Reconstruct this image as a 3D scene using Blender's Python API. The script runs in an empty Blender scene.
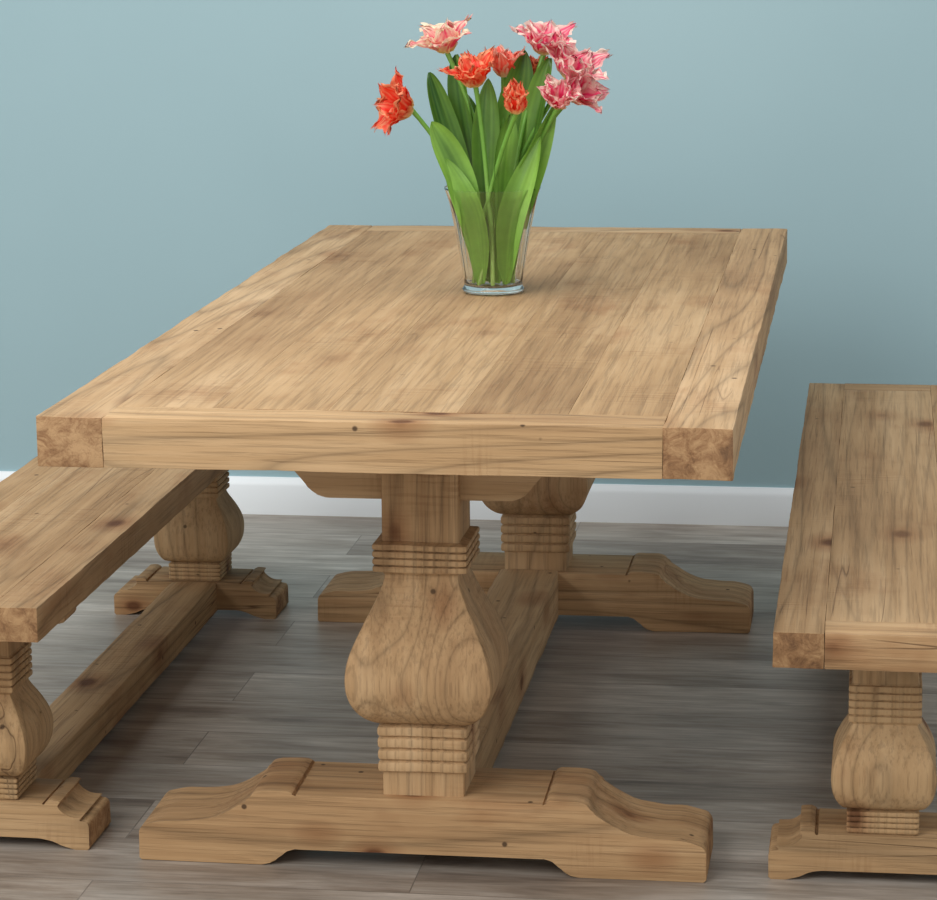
import bpy, bmesh, math, random
from mathutils import Vector, Matrix, noise
random.seed(7)
S=bpy.context.scene
def lin(c):
    return tuple(((x/255)/12.92 if x/255<=.04045 else ((x/255+.055)/1.055)**2.4) for x in c)+(1,)
# ------------------------------------------------------------ materials
class NT:
    def __init__(s,name):
        s.m=bpy.data.materials.new(name); s.m.use_nodes=True
        s.t=s.m.node_tree; s.n=s.t.nodes; s.b=s.n['Principled BSDF']; s.out=s.n['Material Output']
    def L(s,a,b): s.t.links.new(a,b)
    def new(s,t,**k):
        x=s.n.new(t)
        for a,v in k.items(): setattr(x,a,v)
        return x
    def math(s,op,a,b=None,clamp=False):
        x=s.new('ShaderNodeMath',operation=op); x.use_clamp=clamp
        for i,v in enumerate((a,b)):
            if v is None: continue
            if hasattr(v,'links'): s.L(v,x.inputs[i])
            else: x.inputs[i].default_value=v
        return x.outputs[0]
    def vmath(s,op,a,b):
        x=s.new('ShaderNodeVectorMath',operation=op)
        for i,v in enumerate((a,b)):
            if hasattr(v,'links'): s.L(v,x.inputs[i])
            else: x.inputs[i].default_value=v
        return x.outputs[0]
    def noise(s,v,scale,detail=3,rough=.5,dist=0):
        x=s.new('ShaderNodeTexNoise'); s.L(v,x.inputs['Vector'])
        x.inputs['Scale'].default_value=scale; x.inputs['Detail'].default_value=detail
        x.inputs['Roughness'].default_value=rough; x.inputs['Distortion'].default_value=dist
        return x.outputs['Fac']
    def ramp(s,f,stops,interp='LINEAR'):
        x=s.new('ShaderNodeValToRGB'); s.L(f,x.inputs[0]); e=x.color_ramp.elements
        x.color_ramp.interpolation=interp
        while len(e)<len(stops): e.new(.5)
        for i,(p,c) in enumerate(stops):
            e[i].position=p; e[i].color=c if isinstance(c,tuple) else (c,c,c,1)
        return x.outputs[0]
    def mix(s,mode,f,a,b):
        x=s.new('ShaderNodeMix',data_type='RGBA',blend_type=mode)
        for k,v in ((0,f),(6,a),(7,b)):
            if hasattr(v,'links'): s.L(v,x.inputs[k])
            else: x.inputs[k].default_value=v
        return x.outputs[2]
    def bump(s,h,strength,dist=.002):
        x=s.new('ShaderNodeBump'); x.inputs['Strength'].default_value=strength
        x.inputs['Distance'].default_value=dist
        s.L(h,x.inputs['Height']); s.L(x.outputs[0],s.b.inputs['Normal'])

def wood(name,axis,cols=((204,176,141),(183,153,117),(152,122,90)),ringamt=.7):
    M=NT(name)
    tc=M.new('ShaderNodeTexCoord'); oi=M.new('ShaderNodeObjectInfo')
    cx=M.new('ShaderNodeCombineXYZ')
    for i,k in enumerate((17.3,29.1,41.7)):
        M.L(M.math('MULTIPLY',oi.outputs['Random'],k),cx.inputs[i])
    P=M.vmath('ADD',tc.outputs['Object'],cx.outputs[0])
    def st(g):
        v=[1,1,1]; v[axis]=g; return M.vmath('MULTIPLY',P,tuple(v))
    AL=oi.outputs['Alpha']   # per-part strength of the figure
    s0=st(.03); s1=st(.08); s2=st(.025); s3=st(.6)
    ringn=M.noise(s1,3.6,1.5,.4,.05)
    rings=M.math('PINGPONG',M.math('MULTIPLY',ringn,44),1.0)
    ringl=M.ramp(rings,[(0,.55),(.16,.84),(.45,1.0),(1,1.0)])
    streak=M.noise(s0,46,5,.65)
    broad=M.noise(st(.05),9,3,.5)
    patch=M.noise(st(.6),2.4,4,.55)
    mx=M.math('ADD',M.math('ADD',M.math('MULTIPLY',streak,.36),M.math('MULTIPLY',broad,.24)),M.math('MULTIPLY',patch,.40))
    col=M.ramp(mx,[(.36,lin(cols[2])),(.49,lin(cols[1])),(.62,lin(cols[0]))])
    col=M.mix('MULTIPLY',M.math('MULTIPLY',AL,ringamt),col,ringl)
    pores=M.noise(s2,210,3,.6)
    pc=M.ramp(pores,[(.36,.5),(.5,1.0)])
    col=M.mix('MULTIPLY',.42,col,pc)
    stn=M.noise(st(.5),6,4,.65); sf=M.ramp(stn,[(.55,0.0),(.72,1.0)])
    col=M.mix('MULTIPLY',M.math('MULTIPLY',sf,.42),col,lin((190,148,116)))
    v=[14,14,14]; v[axis]=150
    saw=M.noise(M.vmath('MULTIPLY',P,tuple(v)),1,2,.5)
    sawm=M.ramp(M.noise(P,4,2,.5),[(.54,0.0),(.66,1.0)])
    sw=M.math('MULTIPLY',M.ramp(saw,[(.35,1.0),(.5,0.0)]),sawm)
    col=M.mix('MULTIPLY',M.math('MULTIPLY',sw,.25),col,lin((170,130,95)))
    cn=M.noise(s2,16,2,.5)
    cr=M.ramp(M.math('ABSOLUTE',M.math('SUBTRACT',cn,.5)),[(.001,1.0),(.0045,0.0)])
    cm=M.ramp(M.noise(st(.5),3.6,2,.5),[(.54,0.0),(.60,1.0)])
    crack=M.math('MULTIPLY',M.math('MULTIPLY',cr,cm),AL)
    col=M.mix('MIX',M.math('MULTIPLY',crack,.75),col,lin((78,54,38)))
    def spots(vec,sc,r0,r1,amt):
        v=M.new('ShaderNodeTexVoronoi'); M.L(vec,v.inputs['Vector']); v.inputs['Scale'].default_value=sc
        return M.math('MULTIPLY',M.ramp(v.outputs['Distance'],[(r0,1.0),(r1,0.0)]),amt)
    pw=M.vmath('ADD',s3,(3.3,1.7,2.1))
    ks=8 if axis!=1 else 5.5
    col=M.mix('MULTIPLY',M.math('MULTIPLY',spots(pw,ks,.10,.27,.5),AL),col,lin((178,126,86)))
    col=M.mix('MIX',M.math('MULTIPLY',spots(pw,ks,.055,.11,.85),AL),col,lin((90,54,32)))
    col=M.mix('MIX',M.math('MULTIPLY',spots(P,14,.045,.075,.85),AL),col,lin((60,44,33)))
    sx=M.new('ShaderNodeSeparateXYZ'); M.L(tc.outputs['Normal'],sx.inputs[0])
    en=M.ramp(M.math('ABSOLUTE',sx.outputs[axis]),[(.8,0.0),(.95,1.0)])
    egn=M.math('ADD',M.math('MULTIPLY',M.noise(P,34,6,.75,.8),.6),M.math('MULTIPLY',M.noise(P,15,3,.5),.4))
    eg=M.ramp(egn,[(.38,lin((100,70,50))),(.46,lin((148,112,80))),(.56,lin((188,154,116)))])
    if axis!=2: col=M.mix('MIX',M.math('MULTIPLY',en,.85),col,eg)
    col=M.mix('MULTIPLY',1.0,col,oi.outputs['Color'])
    M.L(col,M.b.inputs['Base Color'])
    M.b.inputs['Roughness'].default_value=.75
    M.b.inputs['Specular IOR Level'].default_value=.25
    h=M.math('ADD',M.math('MULTIPLY',pc,.7),M.math('MULTIPLY',ringl,1.0))
    h=M.math('ADD',h,M.math('MULTIPLY',streak,1.0))
    h=M.math('SUBTRACT',h,M.math('MULTIPLY',crack,1.4))
    h=M.math('SUBTRACT',h,M.math('MULTIPLY',sw,.4))
    M.bump(h,.55,.002)
    return M.m
W=[wood('reclaimed_pine_grain_'+'xyz'[i],i) for i in range(3)]

def simple(name,c,rough=.5,**k):
    M=NT(name); M.b.inputs['Base Color'].default_value=lin(c); M.b.inputs['Roughness'].default_value=rough
    for a,v in k.items(): M.b.inputs[a].default_value=v
    return M
# wall
M=NT('blue_grey_paint'); tc=M.new('ShaderNodeTexCoord')
n=M.noise(tc.outputs['Object'],1.1,3,.5)
M.L(M.ramp(n,[(.35,lin((155,184,191))),(.65,lin((159,188,195)))]),M.b.inputs['Base Color'])
M.b.inputs['Roughness'].default_value=.85
M.bump(M.noise(tc.outputs['Object'],220,2,.5),.08,.001)
wall_m=M.m
M=simple('white_skirting_paint',(234,240,243),.4); white_m=M.m
n=M.noise(M.new('ShaderNodeTexCoord').outputs['Object'],30,2); M.bump(n,.03,.001)
# floor
M=NT('grey_oak_laminate'); tc=M.new('ShaderNodeTexCoord'); P=tc.outputs['Object']
br=M.new('ShaderNodeTexBrick'); M.L(P,br.inputs['Vector'])
br.offset=.37; br.offset_frequency=2; br.squash=1
br.inputs['Scale'].default_value=1; br.inputs['Brick Width'].default_value=1.35; br.inputs['Row Height'].default_value=.192
br.inputs['Mortar Size'].default_value=.0013; br.inputs['Mortar Smooth'].default_value=.3; br.inputs['Bias'].default_value=0
br.inputs['Color1'].default_value=(0,0,0,1); br.inputs['Color2'].default_value=(1,1,1,1); br.inputs['Mortar'].default_value=(.5,.5,.5,1)
off=M.vmath('MULTIPLY',br.outputs['Color'],(13.0,7.0,5.0))
Q=M.vmath('ADD',P,off)
g1=M.noise(M.vmath('MULTIPLY',Q,(.14,1,1)),20,6,.7,.5)
g2=M.noise(M.vmath('MULTIPLY',Q,(.05,1,1)),120,3,.6)
g3=M.noise(M.vmath('MULTIPLY',Q,(.35,1,1)),5,4,.6)
mx=M.math('ADD',M.math('MULTIPLY',g1,.5),M.math('MULTIPLY',g3,.5))
col=M.ramp(mx,[(.36,lin((120,106,94))),(.46,lin((158,146,133))),(.54,lin((180,170,158))),(.64,lin((210,201,190)))])
tone=M.ramp(br.outputs['Color'],[(0,.82),(1,1.06)])
col=M.mix('MULTIPLY',1,col,tone)
col=M.mix('MULTIPLY',.45,col,M.ramp(g2,[(.35,.5),(.55,1.0)]))
col=M.mix('MIX',M.math('MULTIPLY',br.outputs['Fac'],.6),col,lin((82,74,68)))
M.L(col,M.b.inputs['Base Color']); M.b.inputs['Roughness'].default_value=.45
M.b.inputs['Specular IOR Level'].default_value=.35
M.bump(M.math('ADD',M.math('MULTIPLY',g2,.4),M.math('MULTIPLY',br.outputs['Fac'],-1.5)),.4,.001)
floor_m=M.m
# glass
M=NT('clear_glass'); b=M.b; b.inputs['Base Color'].default_value=(.97,1,.98,1); b.inputs['Roughness'].default_value=0.0
b.inputs['Transmission Weight'].default_value=1; b.inputs['IOR'].default_value=1.45
glass_m=M.m
def foliage(name,tr,rough,fine,lo):
    M=NT(name); a=M.new('ShaderNodeAttribute'); a.attribute_name='Col'
    tc=M.new('ShaderNodeTexCoord'); n=M.noise(tc.outputs['Object'],fine,4,.6)
    c=M.mix('MULTIPLY',.5,a.outputs['Color'],M.ramp(n,[(.3,lo),(.6,1.0)]))
    M.L(c,M.b.inputs['Base Color']); M.b.inputs['Roughness'].default_value=rough
    t=M.new('ShaderNodeBsdfTranslucent'); M.L(c,t.inputs[0]); ms=M.new('ShaderNodeMixShader'); ms.inputs[0].default_value=tr
    M.L(M.b.outputs[0],ms.inputs[1]); M.L(t.outputs[0],ms.inputs[2]); M.L(ms.outputs[0],M.out.inputs[0])
    return M.m
petal_m=foliage('tulip_petal',.35,.5,60,.85); leaf_m=foliage('tulip_leaf',.25,.38,40,.75)

# ------------------------------------------------------------ helpers
def empty(name,loc=(0,0,0)):
    o=bpy.data.objects.new(name,None); o.location=loc; S.collection.objects.link(o); o.empty_display_size=.1; return o
def obj(name,bm,parent,mat,tint=None,smooth=35):
    bmesh.ops.recalc_face_normals(bm,faces=bm.faces)
    me=bpy.data.meshes.new(name); bm.to_mesh(me); bm.free()
    me.materials.append(mat)
    for p in me.polygons: p.use_smooth=True
    if smooth: me.set_sharp_from_angle(angle=math.radians(smooth))
    o=bpy.data.objects.new(name,me); S.collection.objects.link(o)
    if parent: o.parent=parent
    if tint: o.color=(*tint,1) if len(tint)==3 else tint
    return o
def weather(bm,amp,seed):
    for v in bm.verts:
        n=noise.noise_vector(v.co*9+Vector((seed,seed*1.7,0)))*.7+noise.noise_vector(v.co*35+Vector((seed,0,3)))*.45
        v.co+=n*amp
def slab(name,x0,x1,y0,y1,z0,z1,parent,mat,bev=.004,step=.035,amp=.0012,tint=None,wear=0.0):
    bm=bmesh.new(); bmesh.ops.create_cube(bm,size=1)
    for v in bm.verts:
        v.co=Vector(((x0+x1)/2+v.co.x*(x1-x0),(y0+y1)/2+v.co.y*(y1-y0),(z0+z1)/2+v.co.z*(z1-z0)))
    bmesh.ops.bevel(bm,geom=bm.edges[:],offset=bev,segments=2,profile=.6,affect='EDGES')
    if wear: step=.014
    B=((x0,x1),(y0,y1),(z0,z1))
    for ax,(a,b) in enumerate(B):
        sp=step if (b-a)==max(q-p for p,q in B) else max(step,.03)
        k=int((b-a)/sp); no=Vector((0,0,0)); no[ax]=1
        for i in range(1,k+1):
            c=Vector((0,0,0)); c[ax]=a+(b-a)*i/(k+1)
            bmesh.ops.bisect_plane(bm,geom=bm.verts[:]+bm.edges[:]+bm.faces[:],plane_co=c,plane_no=no)
    sd=random.random()*50
    if wear:
        ctr=Vector(((x0+x1)/2,(y0+y1)/2,(z0+z1)/2))
        for v in bm.verts:
            near=[ax for ax,(a,b) in enumerate(B) if min(abs(v.co[ax]-a),abs(v.co[ax]-b))<bev*1.1]
            if len(near)>=2:
                chip=max(0,noise.noise(v.co*14+Vector((sd,0,0))))*wear
                for ax in near: v.co[ax]+=chip*(1 if ctr[ax]>v.co[ax] else -1)
    weather(bm,amp,sd)
    return obj(name,bm,parent,mat,tint)
def extrude_profile(name,pts,y0,y1,parent,mat,bev=.005,amp=.001,tint=None):
    """pts: closed polygon in XZ, extruded along Y"""
    bm=bmesh.new()
    a=[bm.verts.new((x,y0,z)) for x,z in pts]
    b=[bm.verts.new((x,y1,z)) for x,z in pts]
    fa=bm.faces.new(a); fb=bm.faces.new(b[::-1])
    n=len(pts)
    for i in range(n): bm.faces.new((a[i],b[i],b[(i+1)%n],a[(i+1)%n]))
    ed=[e for e in bm.edges if (e.verts[0].co.y==e.verts[1].co.y)]
    bmesh.ops.bevel(bm,geom=ed,offset=bev,segments=2,profile=.6,affect='EDGES',clamp_overlap=True)
    weather(bm,amp,random.random()*50)
    return obj(name,bm,parent,mat,tint,40)
def spline(ps,k=6):
    out=[]
    for i in range(len(ps)-1):
        p0=ps[max(i-1,0)];p1=ps[i];p2=ps[i+1];p3=ps[min(i+2,len(ps)-1)]
        for j in range(k):
            t=j/k
            out.append(tuple(.5*((2*b)+(-a+c)*t+(2*a-5*b+4*c-d)*t*t+(-a+3*b-3*c+d)*t**3) for a,b,c,d in zip(p0,p1,p2,p3)))
    out.append(tuple(ps[-1])); return out
def loft_square(name,prof,cx,cy,parent,mat,tint=None,amp=.0012):
    """prof: list of (halfwidth,z,chamfer fraction): square section with a small chamfer on each corner"""
    bm=bmesh.new(); rings=[]
    for h,z,c in prof:
        r=h*c; ring=[]
        for qx,qy,a0 in ((1,1,0),(-1,1,90),(-1,-1,180),(1,-1,270)):
            for k in range(3):
                a=math.radians(a0+90*k/2)
                ring.append(bm.verts.new((cx+qx*(h-r)+r*math.cos(a),cy+qy*(h-r)+r*math.sin(a),z)))
            a=math.radians(a0+90); px,py=qx*(h-r)+r*math.cos(a),qy*(h-r)+r*math.sin(a)
            nx={0:(-1,1),90:(-1,-1),180:(1,-1),270:(1,1)}[a0]
            ex,ey=nx[0]*(h-r)+r*math.cos(a),nx[1]*(h-r)+r*math.sin(a)
            for k in (1,2,3):
                ring.append(bm.verts.new((cx+px+(ex-px)*k/4,cy+py+(ey-py)*k/4,z)))
        rings.append(ring)
    n=len(rings[0])
    for a,b in zip(rings,rings[1:]):
        for i in range(n): bm.faces.new((a[i],a[(i+1)%n],b[(i+1)%n],b[i]))
    bm.faces.new(rings[0][::-1]); bm.faces.new(rings[-1])
    weather(bm,amp,random.random()*50)
    return obj(name,bm,parent,mat,tint,30)

def foot_profile(F,P,hp,hpk,he,arch,ax,drop=.026,cx=0):
    d=F-P
    top=[(P,hp-.001),(P+.001,hp-.004),(P+.004,hp-.003),(P+.0055,hpk-.003)]
    curve=spline([(P+.012,hpk),(P+.05*d/.26+.014,hpk-.002),(P+.32*d,hp-(hp-he)*.28),(P+.50*d,he+(hp-he)*.22),(P+.66*d,he+(hp-he)*.06),(P+.84*d,he+.001),(F-.016,he-.004),(F-.004,he-drop*.5),(F,he-drop)],5)
    side=top+curve+[(F,.004)]
    bot=[(F-.004,0)]+spline([(ax+.05,0),(ax+.028,.006),(ax+.012,arch*.72),(ax-.012,arch)],4)
    half=side+bot
    return [(x+cx,z) for x,z in half+[(-x,z) for x,z in half[::-1]]]
# ------------------------------------------------------------ room
WY=2.70
slab('floor',-6,6,-6.5,WY+.1,-.05,0,None,floor_m,bev=.0005,step=50,amp=0)
slab('wall_back',-6,6,WY,WY+.1,0,3.0,None,wall_m,bev=.0005,step=50,amp=0)
hb=.0912
bp=[(WY,0.0),(WY-.016,0),(WY-.016,hb-.02),(WY-.013,hb-.012),(WY-.008,hb-.004),(WY-.006,hb),(WY,hb)]
bm=bmesh.new()
a=[bm.verts.new((-6,y,z)) for y,z in bp]; b=[bm.verts.new((6,y,z)) for y,z in bp]
bm.faces.new(a); bm.faces.new(b[::-1])
for i in range(len(bp)): j=(i+1)%len(bp); bm.faces.new((a[i],a[j],b[j],b[i]))
obj('baseboard_back',bm,None,white_m,smooth=30)
# ------------------------------------------------------------ table
T=empty('dining_table',(0,1.09,0)); oy=1.09
L,Ht,Tt=2.184,.775,.0738
y0,y1=-oy,L-oy
fw=.098
slab('side_plank_left',-.5,-.5+fw,y0,y1,Ht-Tt,Ht,T,W[1],tint=(.96,.92,.86),bev=.0022,amp=.0015,wear=.0012)
slab('side_plank_right',.5-fw,.5,y0,y1,Ht-Tt,Ht,T,W[1],tint=(.96,.91,.84),bev=.0022,amp=.0015,wear=.0012)
slab('end_plank_near',-.5+fw,.5-fw,y0,y0+.085,Ht-Tt,Ht,T,W[0],tint=(1.03,.97,.87),bev=.0022,amp=.0015,wear=.0012)
slab('end_plank_far',-.5+fw,.5-fw,y1-.085,y1,Ht-Tt,Ht,T,W[0],tint=(.88,.84,.78),bev=.0022)
xs=[-.5+fw,-.26,-.09,.10,.26,.5-fw]
tn=[(.90,.85,.77,.3),(.94,.89,.80,.25),(.87,.82,.73,.3),(.81,.76,.67,.35),(.87,.82,.73,.3)]
for i in range(5):
    slab('top_board_%d'%(i+1),xs[i],xs[i+1],y0+.085,y1-.085,Ht-.05,Ht-.0004,T,W[1],bev=.001,tint=tn[i],amp=.0003)
def ridges(z0,z1,h,n,dip=.006):
    out=[];s=(z1-z0)/n
    for i in range(n):
        a=z0+s*i
        out+=[(h-dip,a+.0005,.05),(h-dip*.15,a+s*.16,.05),(h,a+s*.35,.05),(h,a+s*.7,.05),(h-dip*.15,a+s*.86,.05),(h-dip,a+s-.0005,.05)]
    return out
def column(name,cy,parent):
    prof=[(.064,.117,.04),(.064,.154,.04)]
    prof+=ridges(.156,.233,.071,4)
    bulb=spline([(.062,.235,.06),(.080,.242,.06),(.100,.262,.06),(.1125,.292,.06),(.1135,.322,.06),(.106,.356,.06),(.089,.394,.06),(.071,.432,.06),(.0605,.458,.06),(.0575,.472,.05)],5)
    prof+=bulb
    prof+=[(.060,.476,.05)]+ridges(.478,.524,.0735,4)
    prof+=[(.060,.526,.05),(.060,.705,.04)]
    return loft_square(name,prof,.006,cy,parent,W[2],tint=(1.0,.94,.85,.9),amp=.0016)
fp=foot_profile(.4502,.195,.119,.124,.066,.030,.205,.02)
for nm,yf in (('near',.288),('far',L-.288-.168)):
    extrude_profile('foot_'+nm,fp,yf-oy,yf+.168-oy,T,W[0],bev=.006,amp=.0024,tint=(1.02,.94,.83))
    cy=yf+.084-oy
    column('column_'+nm,cy,T)
    half=[(.24,.7),(.238,.676)]+spline([(.232,.660),(.20,.637),(.18,.615),(.165,.597),(.14,.588)],4)
    pr=half+[(-x,z) for x,z in half[::-1]]
    extrude_profile('top_bearer_'+nm,pr,cy-.042,cy+.042,T,W[0],bev=.004,tint=(.95,.9,.82))
slab('stretcher',-.068,.056,.288+.15-oy,L-.288-.15-oy,.022,.120,T,W[1],bev=.005,tint=(.95,.89,.8),amp=.002,wear=.002)
# ------------------------------------------------------------ benches
def bench(name,cx,ya,yb,f0,f1,dx=0):
    E=empty(name,(cx,(ya+yb)/2,0)); o=(ya+yb)/2
    w=.166; H=.4452; t=.0541; s=.075
    a,b=ya-o,yb-o
    slab('side_plank_left',-w,-w+s,a,b,H-t,H,E,W[1],tint=(.81,.76,.68),bev=.0015,amp=.0012,wear=.001)
    slab('side_plank_right',w-s,w,a,b,H-t,H,E,W[1],tint=(.83,.78,.70),bev=.0015,amp=.0012,wear=.001)
    slab('end_plank_near',-w+s,w-s,a,a+.075,H-t,H,E,W[0],tint=(.98,.92,.83),bev=.002,amp=.0012,wear=.001)
    slab('end_plank_far',-w+s,w-s,b-.075,b,H-t,H,E,W[0],tint=(.80,.75,.68),bev=.002)
    slab('top_board',-w+s,w-s,a+.075,b-.075,H-.04,H-.0002,E,W[1],bev=.0006,amp=.0003,tint=(.79,.74,.66,.7))
    f=foot_profile(.1744,.098,.077,.081,.053,.018,.100,.014,dx)
    for nm,yf in (('near',f0),('far',f1)):
        extrude_profile('foot_'+nm,f,yf-o,yf+.125-o,E,W[0],bev=.0045,tint=(.96,.90,.80),amp=.0016)
        cy=yf+.0625-o
        pr=[(.050,.074,.05)]+ridges(.078,.114,.0555,4,.004)
        pr+=spline([(.048,.116,.08),(.064,.123,.08),(.0755,.142,.08),(.080,.168,.08),(.0775,.192,.08),(.067,.219,.08),(.054,.242,.06),(.0495,.252,.06)],5)
        pr+=ridges(.255,.315,.0555,5,.004)+[(.05,.317,.05),(.05,.391,.05)]
        loft_square('column_'+nm,pr,dx,cy,E,W[2],tint=(.93,.88,.78,.9),amp=.001)
        half=[(.14,.391),(.14,.375)]+spline([(.137,.370),(.105,.362),(.085,.345),(.07,.338)],4)
        extrude_profile('top_bearer_'+nm,[(x+dx,z) for x,z in half+[(-x,z) for x,z in half[::-1]]],cy-.035,cy+.035,E,W[0],bev=.003,tint=(.9,.86,.8))
    slab('stretcher',-.048+dx,.048+dx,f0+.11-o,f1+.015-o,.012,.076,E,W[1],bev=.004,tint=(.9,.84,.74),wear=.0015)
    return E
bench('wooden_bench',-.7265,.157,2.06,.321,1.736,.011)
bench('wooden_bench',.7186,.143,2.157,.317,1.853)
# ------------------------------------------------------------ vase with tulips
V=empty('vase_of_tulips',(-.0055,1.235,Ht+.0015))
bm=bmesh.new(); N=112
def fl_(z): return max(0,min(1,(z-.02)/.03))*max(0,min(1,(.172-z)/.03))
outer=spline([(.051,0),(.056,.002),(.0575,.006),(.055,.010),(.0535,.016),(.056,.035),(.0615,.07),(.068,.11),(.076,.15),(.0825,.175),(.0885,.191)],4)
inner=spline([(.0862,.191),(.0802,.175),(.0732,.15),(.0652,.11),(.0588,.07),(.0528,.033),(.047,.014),(.030,.009)],4)
rings=[]
for k,(r,z) in enumerate(outer+[(.0882,.1928),(.0866,.1928)]+inner):
    ring=[]
    for i in range(N):
        a=2*math.pi*i/N; rr=r
        if k<len(outer): rr=r*(1+.035*fl_(z)*abs(math.cos(8*a))-.018*fl_(z))
        ring.append(bm.verts.new((rr*math.cos(a),rr*math.sin(a),z)))
    rings.append(ring)
for a,b in zip(rings,rings[1:]):
    for i in range(N): bm.faces.new((a[i],a[(i+1)%N],b[(i+1)%N],b[i]))
bm.faces.new(rings[0][::-1]); bm.faces.new(rings[-1])
obj('glass_vase',bm,V,glass_m,smooth=60)

def colored(name,bm,mat,parent):
    me=bpy.data.meshes.new(name); bm.to_mesh(me); bm.free(); me.materials.append(mat)
    for p in me.polygons: p.use_smooth=True
    o=bpy.data.objects.new(name,me); S.collection.objects.link(o); o.parent=parent; return o
def mixc(a,b,t):
    t=max(0,min(1,t)); return tuple(x+(y-x)*t for x,y in zip(a,b))
def put_grid(bm,lay,P,C):
    vs=[[bm.verts.new(p) for p in row] for row in P]
    for i in range(len(P)-1):
        for j in range(len(P[0])-1):
            f=bm.faces.new((vs[i][j],vs[i+1][j],vs[i+1][j+1],vs[i][j+1]))
            for l,(a,b) in zip(f.loops,((i,j),(i+1,j),(i+1,j+1),(i,j+1))): l[lay]=C[a][b]
PAL={'red':(lin((242,48,22)),lin((255,176,128)),lin((255,232,160))),
     'coral':(lin((246,90,70)),lin((255,200,176)),lin((255,230,180))),
     'pale':(lin((240,70,112)),lin((255,240,208)),lin((250,240,160))),
     'pink':(lin((238,50,112)),lin((255,234,218)),lin((252,242,180)))}
def tulip(i,c,axis,kind,R,open_,n=9):
    bm=bmesh.new(); lay=bm.loops.layers.float_color.new('Col')
    a=Vector(axis).normalized(); u=a.orthogonal().normalized(); w=a.cross(u)
    rnd=random.Random(i*13+5)
    c=Vector(c); base=c-a*R*.35
    deep,light,yel=PAL[kind]
    for k in range(n):
        inner=k>=n//2+1
        ang=2*math.pi*k/(n/2+.5)+rnd.uniform(-.25,.25)+(0.5 if inner else 0)
        r=u*math.cos(ang)+w*math.sin(ang); q=a.cross(r)
        Lp=R*rnd.uniform(.95,1.18)*(.88 if inner else 1.05)
        Wd=R*rnd.uniform(.36,.46)
        op=open_*(0.6 if inner else 1.0)+rnd.uniform(-.14,.14)
        em=math.radians(92-50*op); e0=math.radians(40 if not inner else 65); e1=math.radians(88-75*op)
        NT_,NS=22,18; P=[];C=[]
        pos=base+r*R*.06; sd=rnd.uniform(0,99)
        for ti in range(NT_+1):
            t=ti/NT_
            e=e0+(em-e0)*min(1,t*2.2) if t<.45 else em+(e1-em)*(t-.45)/.55
            if ti: pos=pos+(r*math.cos(e)+a*math.sin(e))*Lp/NT_
            nrm=-r*math.sin(e)+a*math.cos(e)
            wt=Wd*(math.sin(math.pi*min(1,(t*.85+.13)))**.7)
            row=[];cr=[]
            for si in range(NS+1):
                s=-1+2*si/NS
                rag=1+.34*t*noise.noise(Vector((sd,t*15,s*2)))
                p=pos+q*(wt*s*rag)+nrm*(wt*.45*s*s*(1-.6*t))
                p+=nrm*(R*.08*math.sin(t*20+s*2+sd)*s*s*t)
                tipn=noise.noise(Vector((sd+7,s*7,3)))
                p+=(r*math.cos(e)+a*math.sin(e))*(R*.30*tipn*max(0,t-.6)/.4)
                p+=nrm*(R*.06*noise.noise(p*60))
                row.append(p)
                st=noise.noise(Vector((sd,s*7,t*1.6)))
                f=(abs(s)**2.6)*.8+t**3*.35+st*1.2-.06
                if kind=='pink': f=f+.14
                if kind=='pale': f=f+.32
                cc=mixc(deep,light,f); cc=mixc(yel,cc,t/.28 if t<.28 else 1)
                cr.append(cc)
            P.append(row);C.append(cr)
        put_grid(bm,lay,P,C)
    colored('tulip_flower_%d'%i,bm,petal_m,V)
    return base
def stem(i,p0,p1,bend,rad=.0042):
    bm=bmesh.new(); lay=bm.loops.layers.float_color.new('Col')
    p0=Vector(p0);p1=Vector(p1);m=(p0+p1)/2+Vector(bend)
    K=16;N_=10;P=[];C=[]
    for k in range(K+1):
        t=k/K; p=p0*(1-t)**2+m*2*t*(1-t)+p1*t*t
        d=((m-p0)*(1-t)+(p1-m)*t).normalized(); u=d.orthogonal().normalized(); w=d.cross(u)
        r=rad*(1+.15*(t>.95)); P.append([p+(u*math.cos(2*math.pi*j/N_)+w*math.sin(2*math.pi*j/N_))*r for j in range(N_+1)])
        c=mixc(lin((196,226,128)),lin((128,186,78)),t*1.6); C.append([c]*(N_+1))
    put_grid(bm,lay,P,C); bmesh.ops.remove_doubles(bm,verts=bm.verts,dist=.00001)
    colored('tulip_stem_%d'%i,bm,leaf_m,V)
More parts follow.
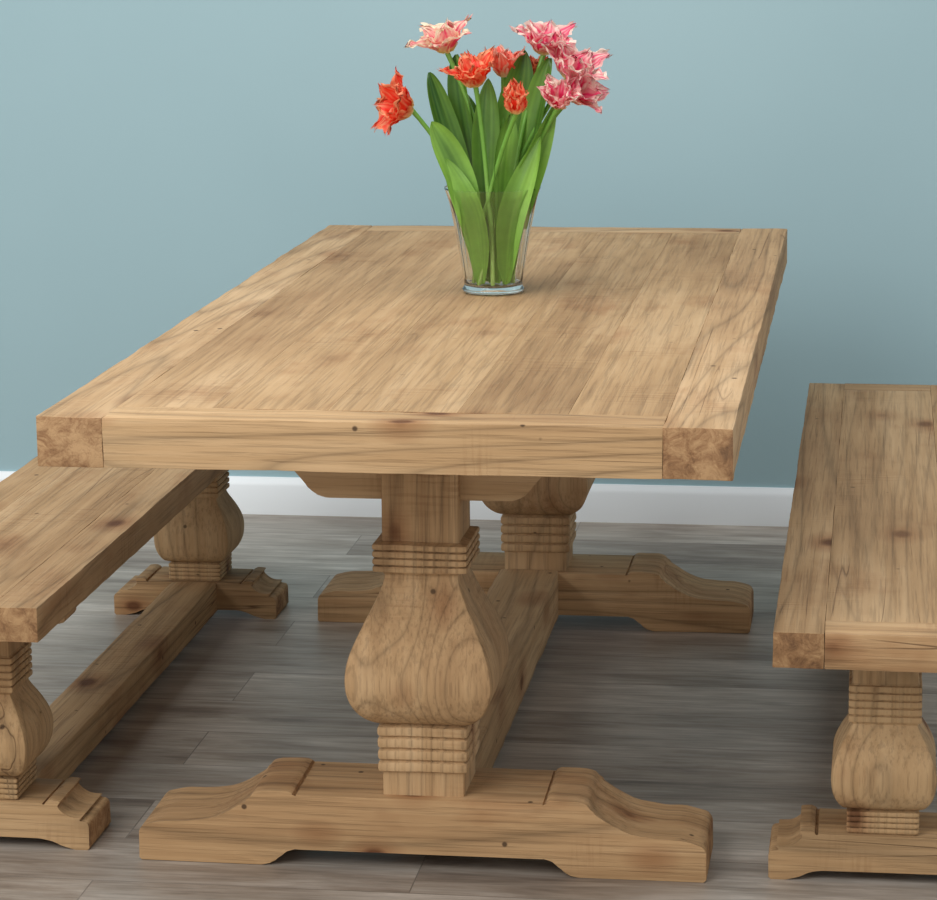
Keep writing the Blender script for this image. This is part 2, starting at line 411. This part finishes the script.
def leaf(i,p0,pm,p1,W_,face,shade=0.5,fold=.35,twist=0,peak=.5):
    bm=bmesh.new(); lay=bm.loops.layers.float_color.new('Col')
    pts=spline([Vector(p0),Vector(pm),Vector(p1)],20)
    pts=[Vector(p) for p in pts]; K=len(pts)-1; NS=12; P=[];C=[]
    f0=Vector(face).normalized(); sd=i*3.7
    for k,p in enumerate(pts):
        t=k/K; d=(pts[min(k+1,K)]-pts[max(k-1,0)]).normalized()
        side=d.cross(f0).normalized(); side=Matrix.Rotation(twist*t,3,d)@side
        nrm=side.cross(d).normalized()
        x=t**(math.log(.5)/math.log(peak)); w=W_*(math.sin(math.pi*min(1,x))**.85*.92+.16*(1-t)**2+.01)
        row=[];cr=[]
        for j in range(NS+1):
            s=-1+2*j/NS
            q=p+side*w*s+nrm*(w*fold*s*s)+nrm*(.006*math.sin(t*9+sd+s)*abs(s))
            row.append(q)
            v=.5+.5*math.sin(s*22+noise.noise(Vector((sd,s*3,t)))*2)
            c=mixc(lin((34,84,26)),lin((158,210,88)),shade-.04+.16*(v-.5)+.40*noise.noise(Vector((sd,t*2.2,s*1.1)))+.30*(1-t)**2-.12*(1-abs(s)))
            cr.append(c)
        P.append(row);C.append(cr)
    put_grid(bm,lay,P,C)
    colored('tulip_leaf_%d'%i,bm,leaf_m,V)
FL=[((-.090,.02,.455),(-.25,-.25,1),'pale',.066,1.0),
    ((-.164,-.03,.342),(-.8,-.5,.35),'red',.070,.85),
    ((-.026,-.05,.398),(-.15,-.35,1),'red',.062,.8),
    ((.020,.02,.408),(.05,-.1,1),'coral',.052,.55),
    ((.056,-.09,.350),(0,-.35,1),'red',.048,.25),
    ((.094,.03,.452),(.15,-.3,1),'pink',.066,.95),
    ((.146,.0,.409),(.45,-.4,1),'pink',.070,.9),
    ((.162,-.03,.366),(.8,-.45,.5),'pink',.060,.85),
    ((.130,-.06,.356),(.1,-.6,.7),'pink',.050,.6),
    ((.068,.05,.396),(.1,0,1),'red',.044,.35)]
for i,(c,ax,kd,R,op) in enumerate(FL):
    b_=tulip(i+1,c,ax,kd,R,op)
    a=i*2.4; p0=(.034*math.cos(a)-c[0]*.04,.030*math.sin(a)-.006,.014)
    stem(i+1,p0,b_,(-c[0]*.30,-c[1]*.2,.03))
LV=[# base, mid, tip, halfwidth, facing, shade, fold, twist
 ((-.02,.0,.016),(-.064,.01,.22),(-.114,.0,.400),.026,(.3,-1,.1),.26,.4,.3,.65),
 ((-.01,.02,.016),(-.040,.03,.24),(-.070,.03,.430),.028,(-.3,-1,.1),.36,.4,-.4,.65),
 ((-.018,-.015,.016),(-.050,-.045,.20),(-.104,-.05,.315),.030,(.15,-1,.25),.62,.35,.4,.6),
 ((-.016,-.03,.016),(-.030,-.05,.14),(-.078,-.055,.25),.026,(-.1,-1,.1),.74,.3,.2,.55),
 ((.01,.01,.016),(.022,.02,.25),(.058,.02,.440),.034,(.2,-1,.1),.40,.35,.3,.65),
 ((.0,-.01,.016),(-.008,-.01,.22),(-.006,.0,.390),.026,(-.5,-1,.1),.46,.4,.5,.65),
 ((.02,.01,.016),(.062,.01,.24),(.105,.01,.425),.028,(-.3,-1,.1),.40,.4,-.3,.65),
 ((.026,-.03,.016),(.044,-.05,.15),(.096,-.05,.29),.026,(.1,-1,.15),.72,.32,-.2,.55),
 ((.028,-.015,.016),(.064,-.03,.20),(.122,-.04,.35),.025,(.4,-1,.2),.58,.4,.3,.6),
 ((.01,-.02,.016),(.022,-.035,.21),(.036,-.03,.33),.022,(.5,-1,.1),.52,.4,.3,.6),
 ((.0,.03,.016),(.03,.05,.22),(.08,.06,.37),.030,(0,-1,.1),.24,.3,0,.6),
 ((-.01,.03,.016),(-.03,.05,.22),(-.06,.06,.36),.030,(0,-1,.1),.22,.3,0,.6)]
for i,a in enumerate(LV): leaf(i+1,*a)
# ------------------------------------------------------------ light
w=bpy.data.worlds.new('World'); S.world=w; w.use_nodes=True
w.node_tree.nodes['Background'].inputs[0].default_value=(.985,.99,1,1); w.node_tree.nodes['Background'].inputs[1].default_value=.79
def area(n,loc,tgt,size,e,col=(1,1,1)):
    l=bpy.data.lights.new(n,'AREA'); l.shape='RECTANGLE'; l.size=size[0]; l.size_y=size[1]; l.energy=e; l.color=col
    o=bpy.data.objects.new(n,l); o.location=loc; o.rotation_euler=(Vector(tgt)-Vector(loc)).to_track_quat('-Z','Y').to_euler(); S.collection.objects.link(o)
area('softbox_key',(-2.2,-3.2,3.3),(0,1,.6),(3.0,2.4),124,(1,.99,.97))
area('softbox_top',(-.3,.4,3.4),(.0,1,.4),(2.4,2.0),46,(1,.995,.98))
# ------------------------------------------------------------ camera
yaw,pitch,roll,f=.1433,.2094,-.0097,2793.98
F=Vector((-math.sin(yaw)*math.cos(pitch),math.cos(yaw)*math.cos(pitch),-math.sin(pitch)))
R=Vector((math.cos(yaw),math.sin(yaw),0)); U=R.cross(F)
R2=R*math.cos(roll)+U*math.sin(roll); U2=-R*math.sin(roll)+U*math.cos(roll)
cam=bpy.data.cameras.new('camera'); co=bpy.data.objects.new('camera',cam); S.collection.objects.link(co)
m=Matrix((R2,U2,-F)).transposed().to_4x4(); m.translation=Vector((.6939,-3.8088,1.543)); co.matrix_world=m
cam.sensor_fit='HORIZONTAL'; cam.sensor_width=36; cam.lens=f*36/937
cam.shift_x=-(479.758-468.5)/937; cam.shift_y=(459.19-450)/937
S.camera=co
S.view_settings.view_transform='Standard'
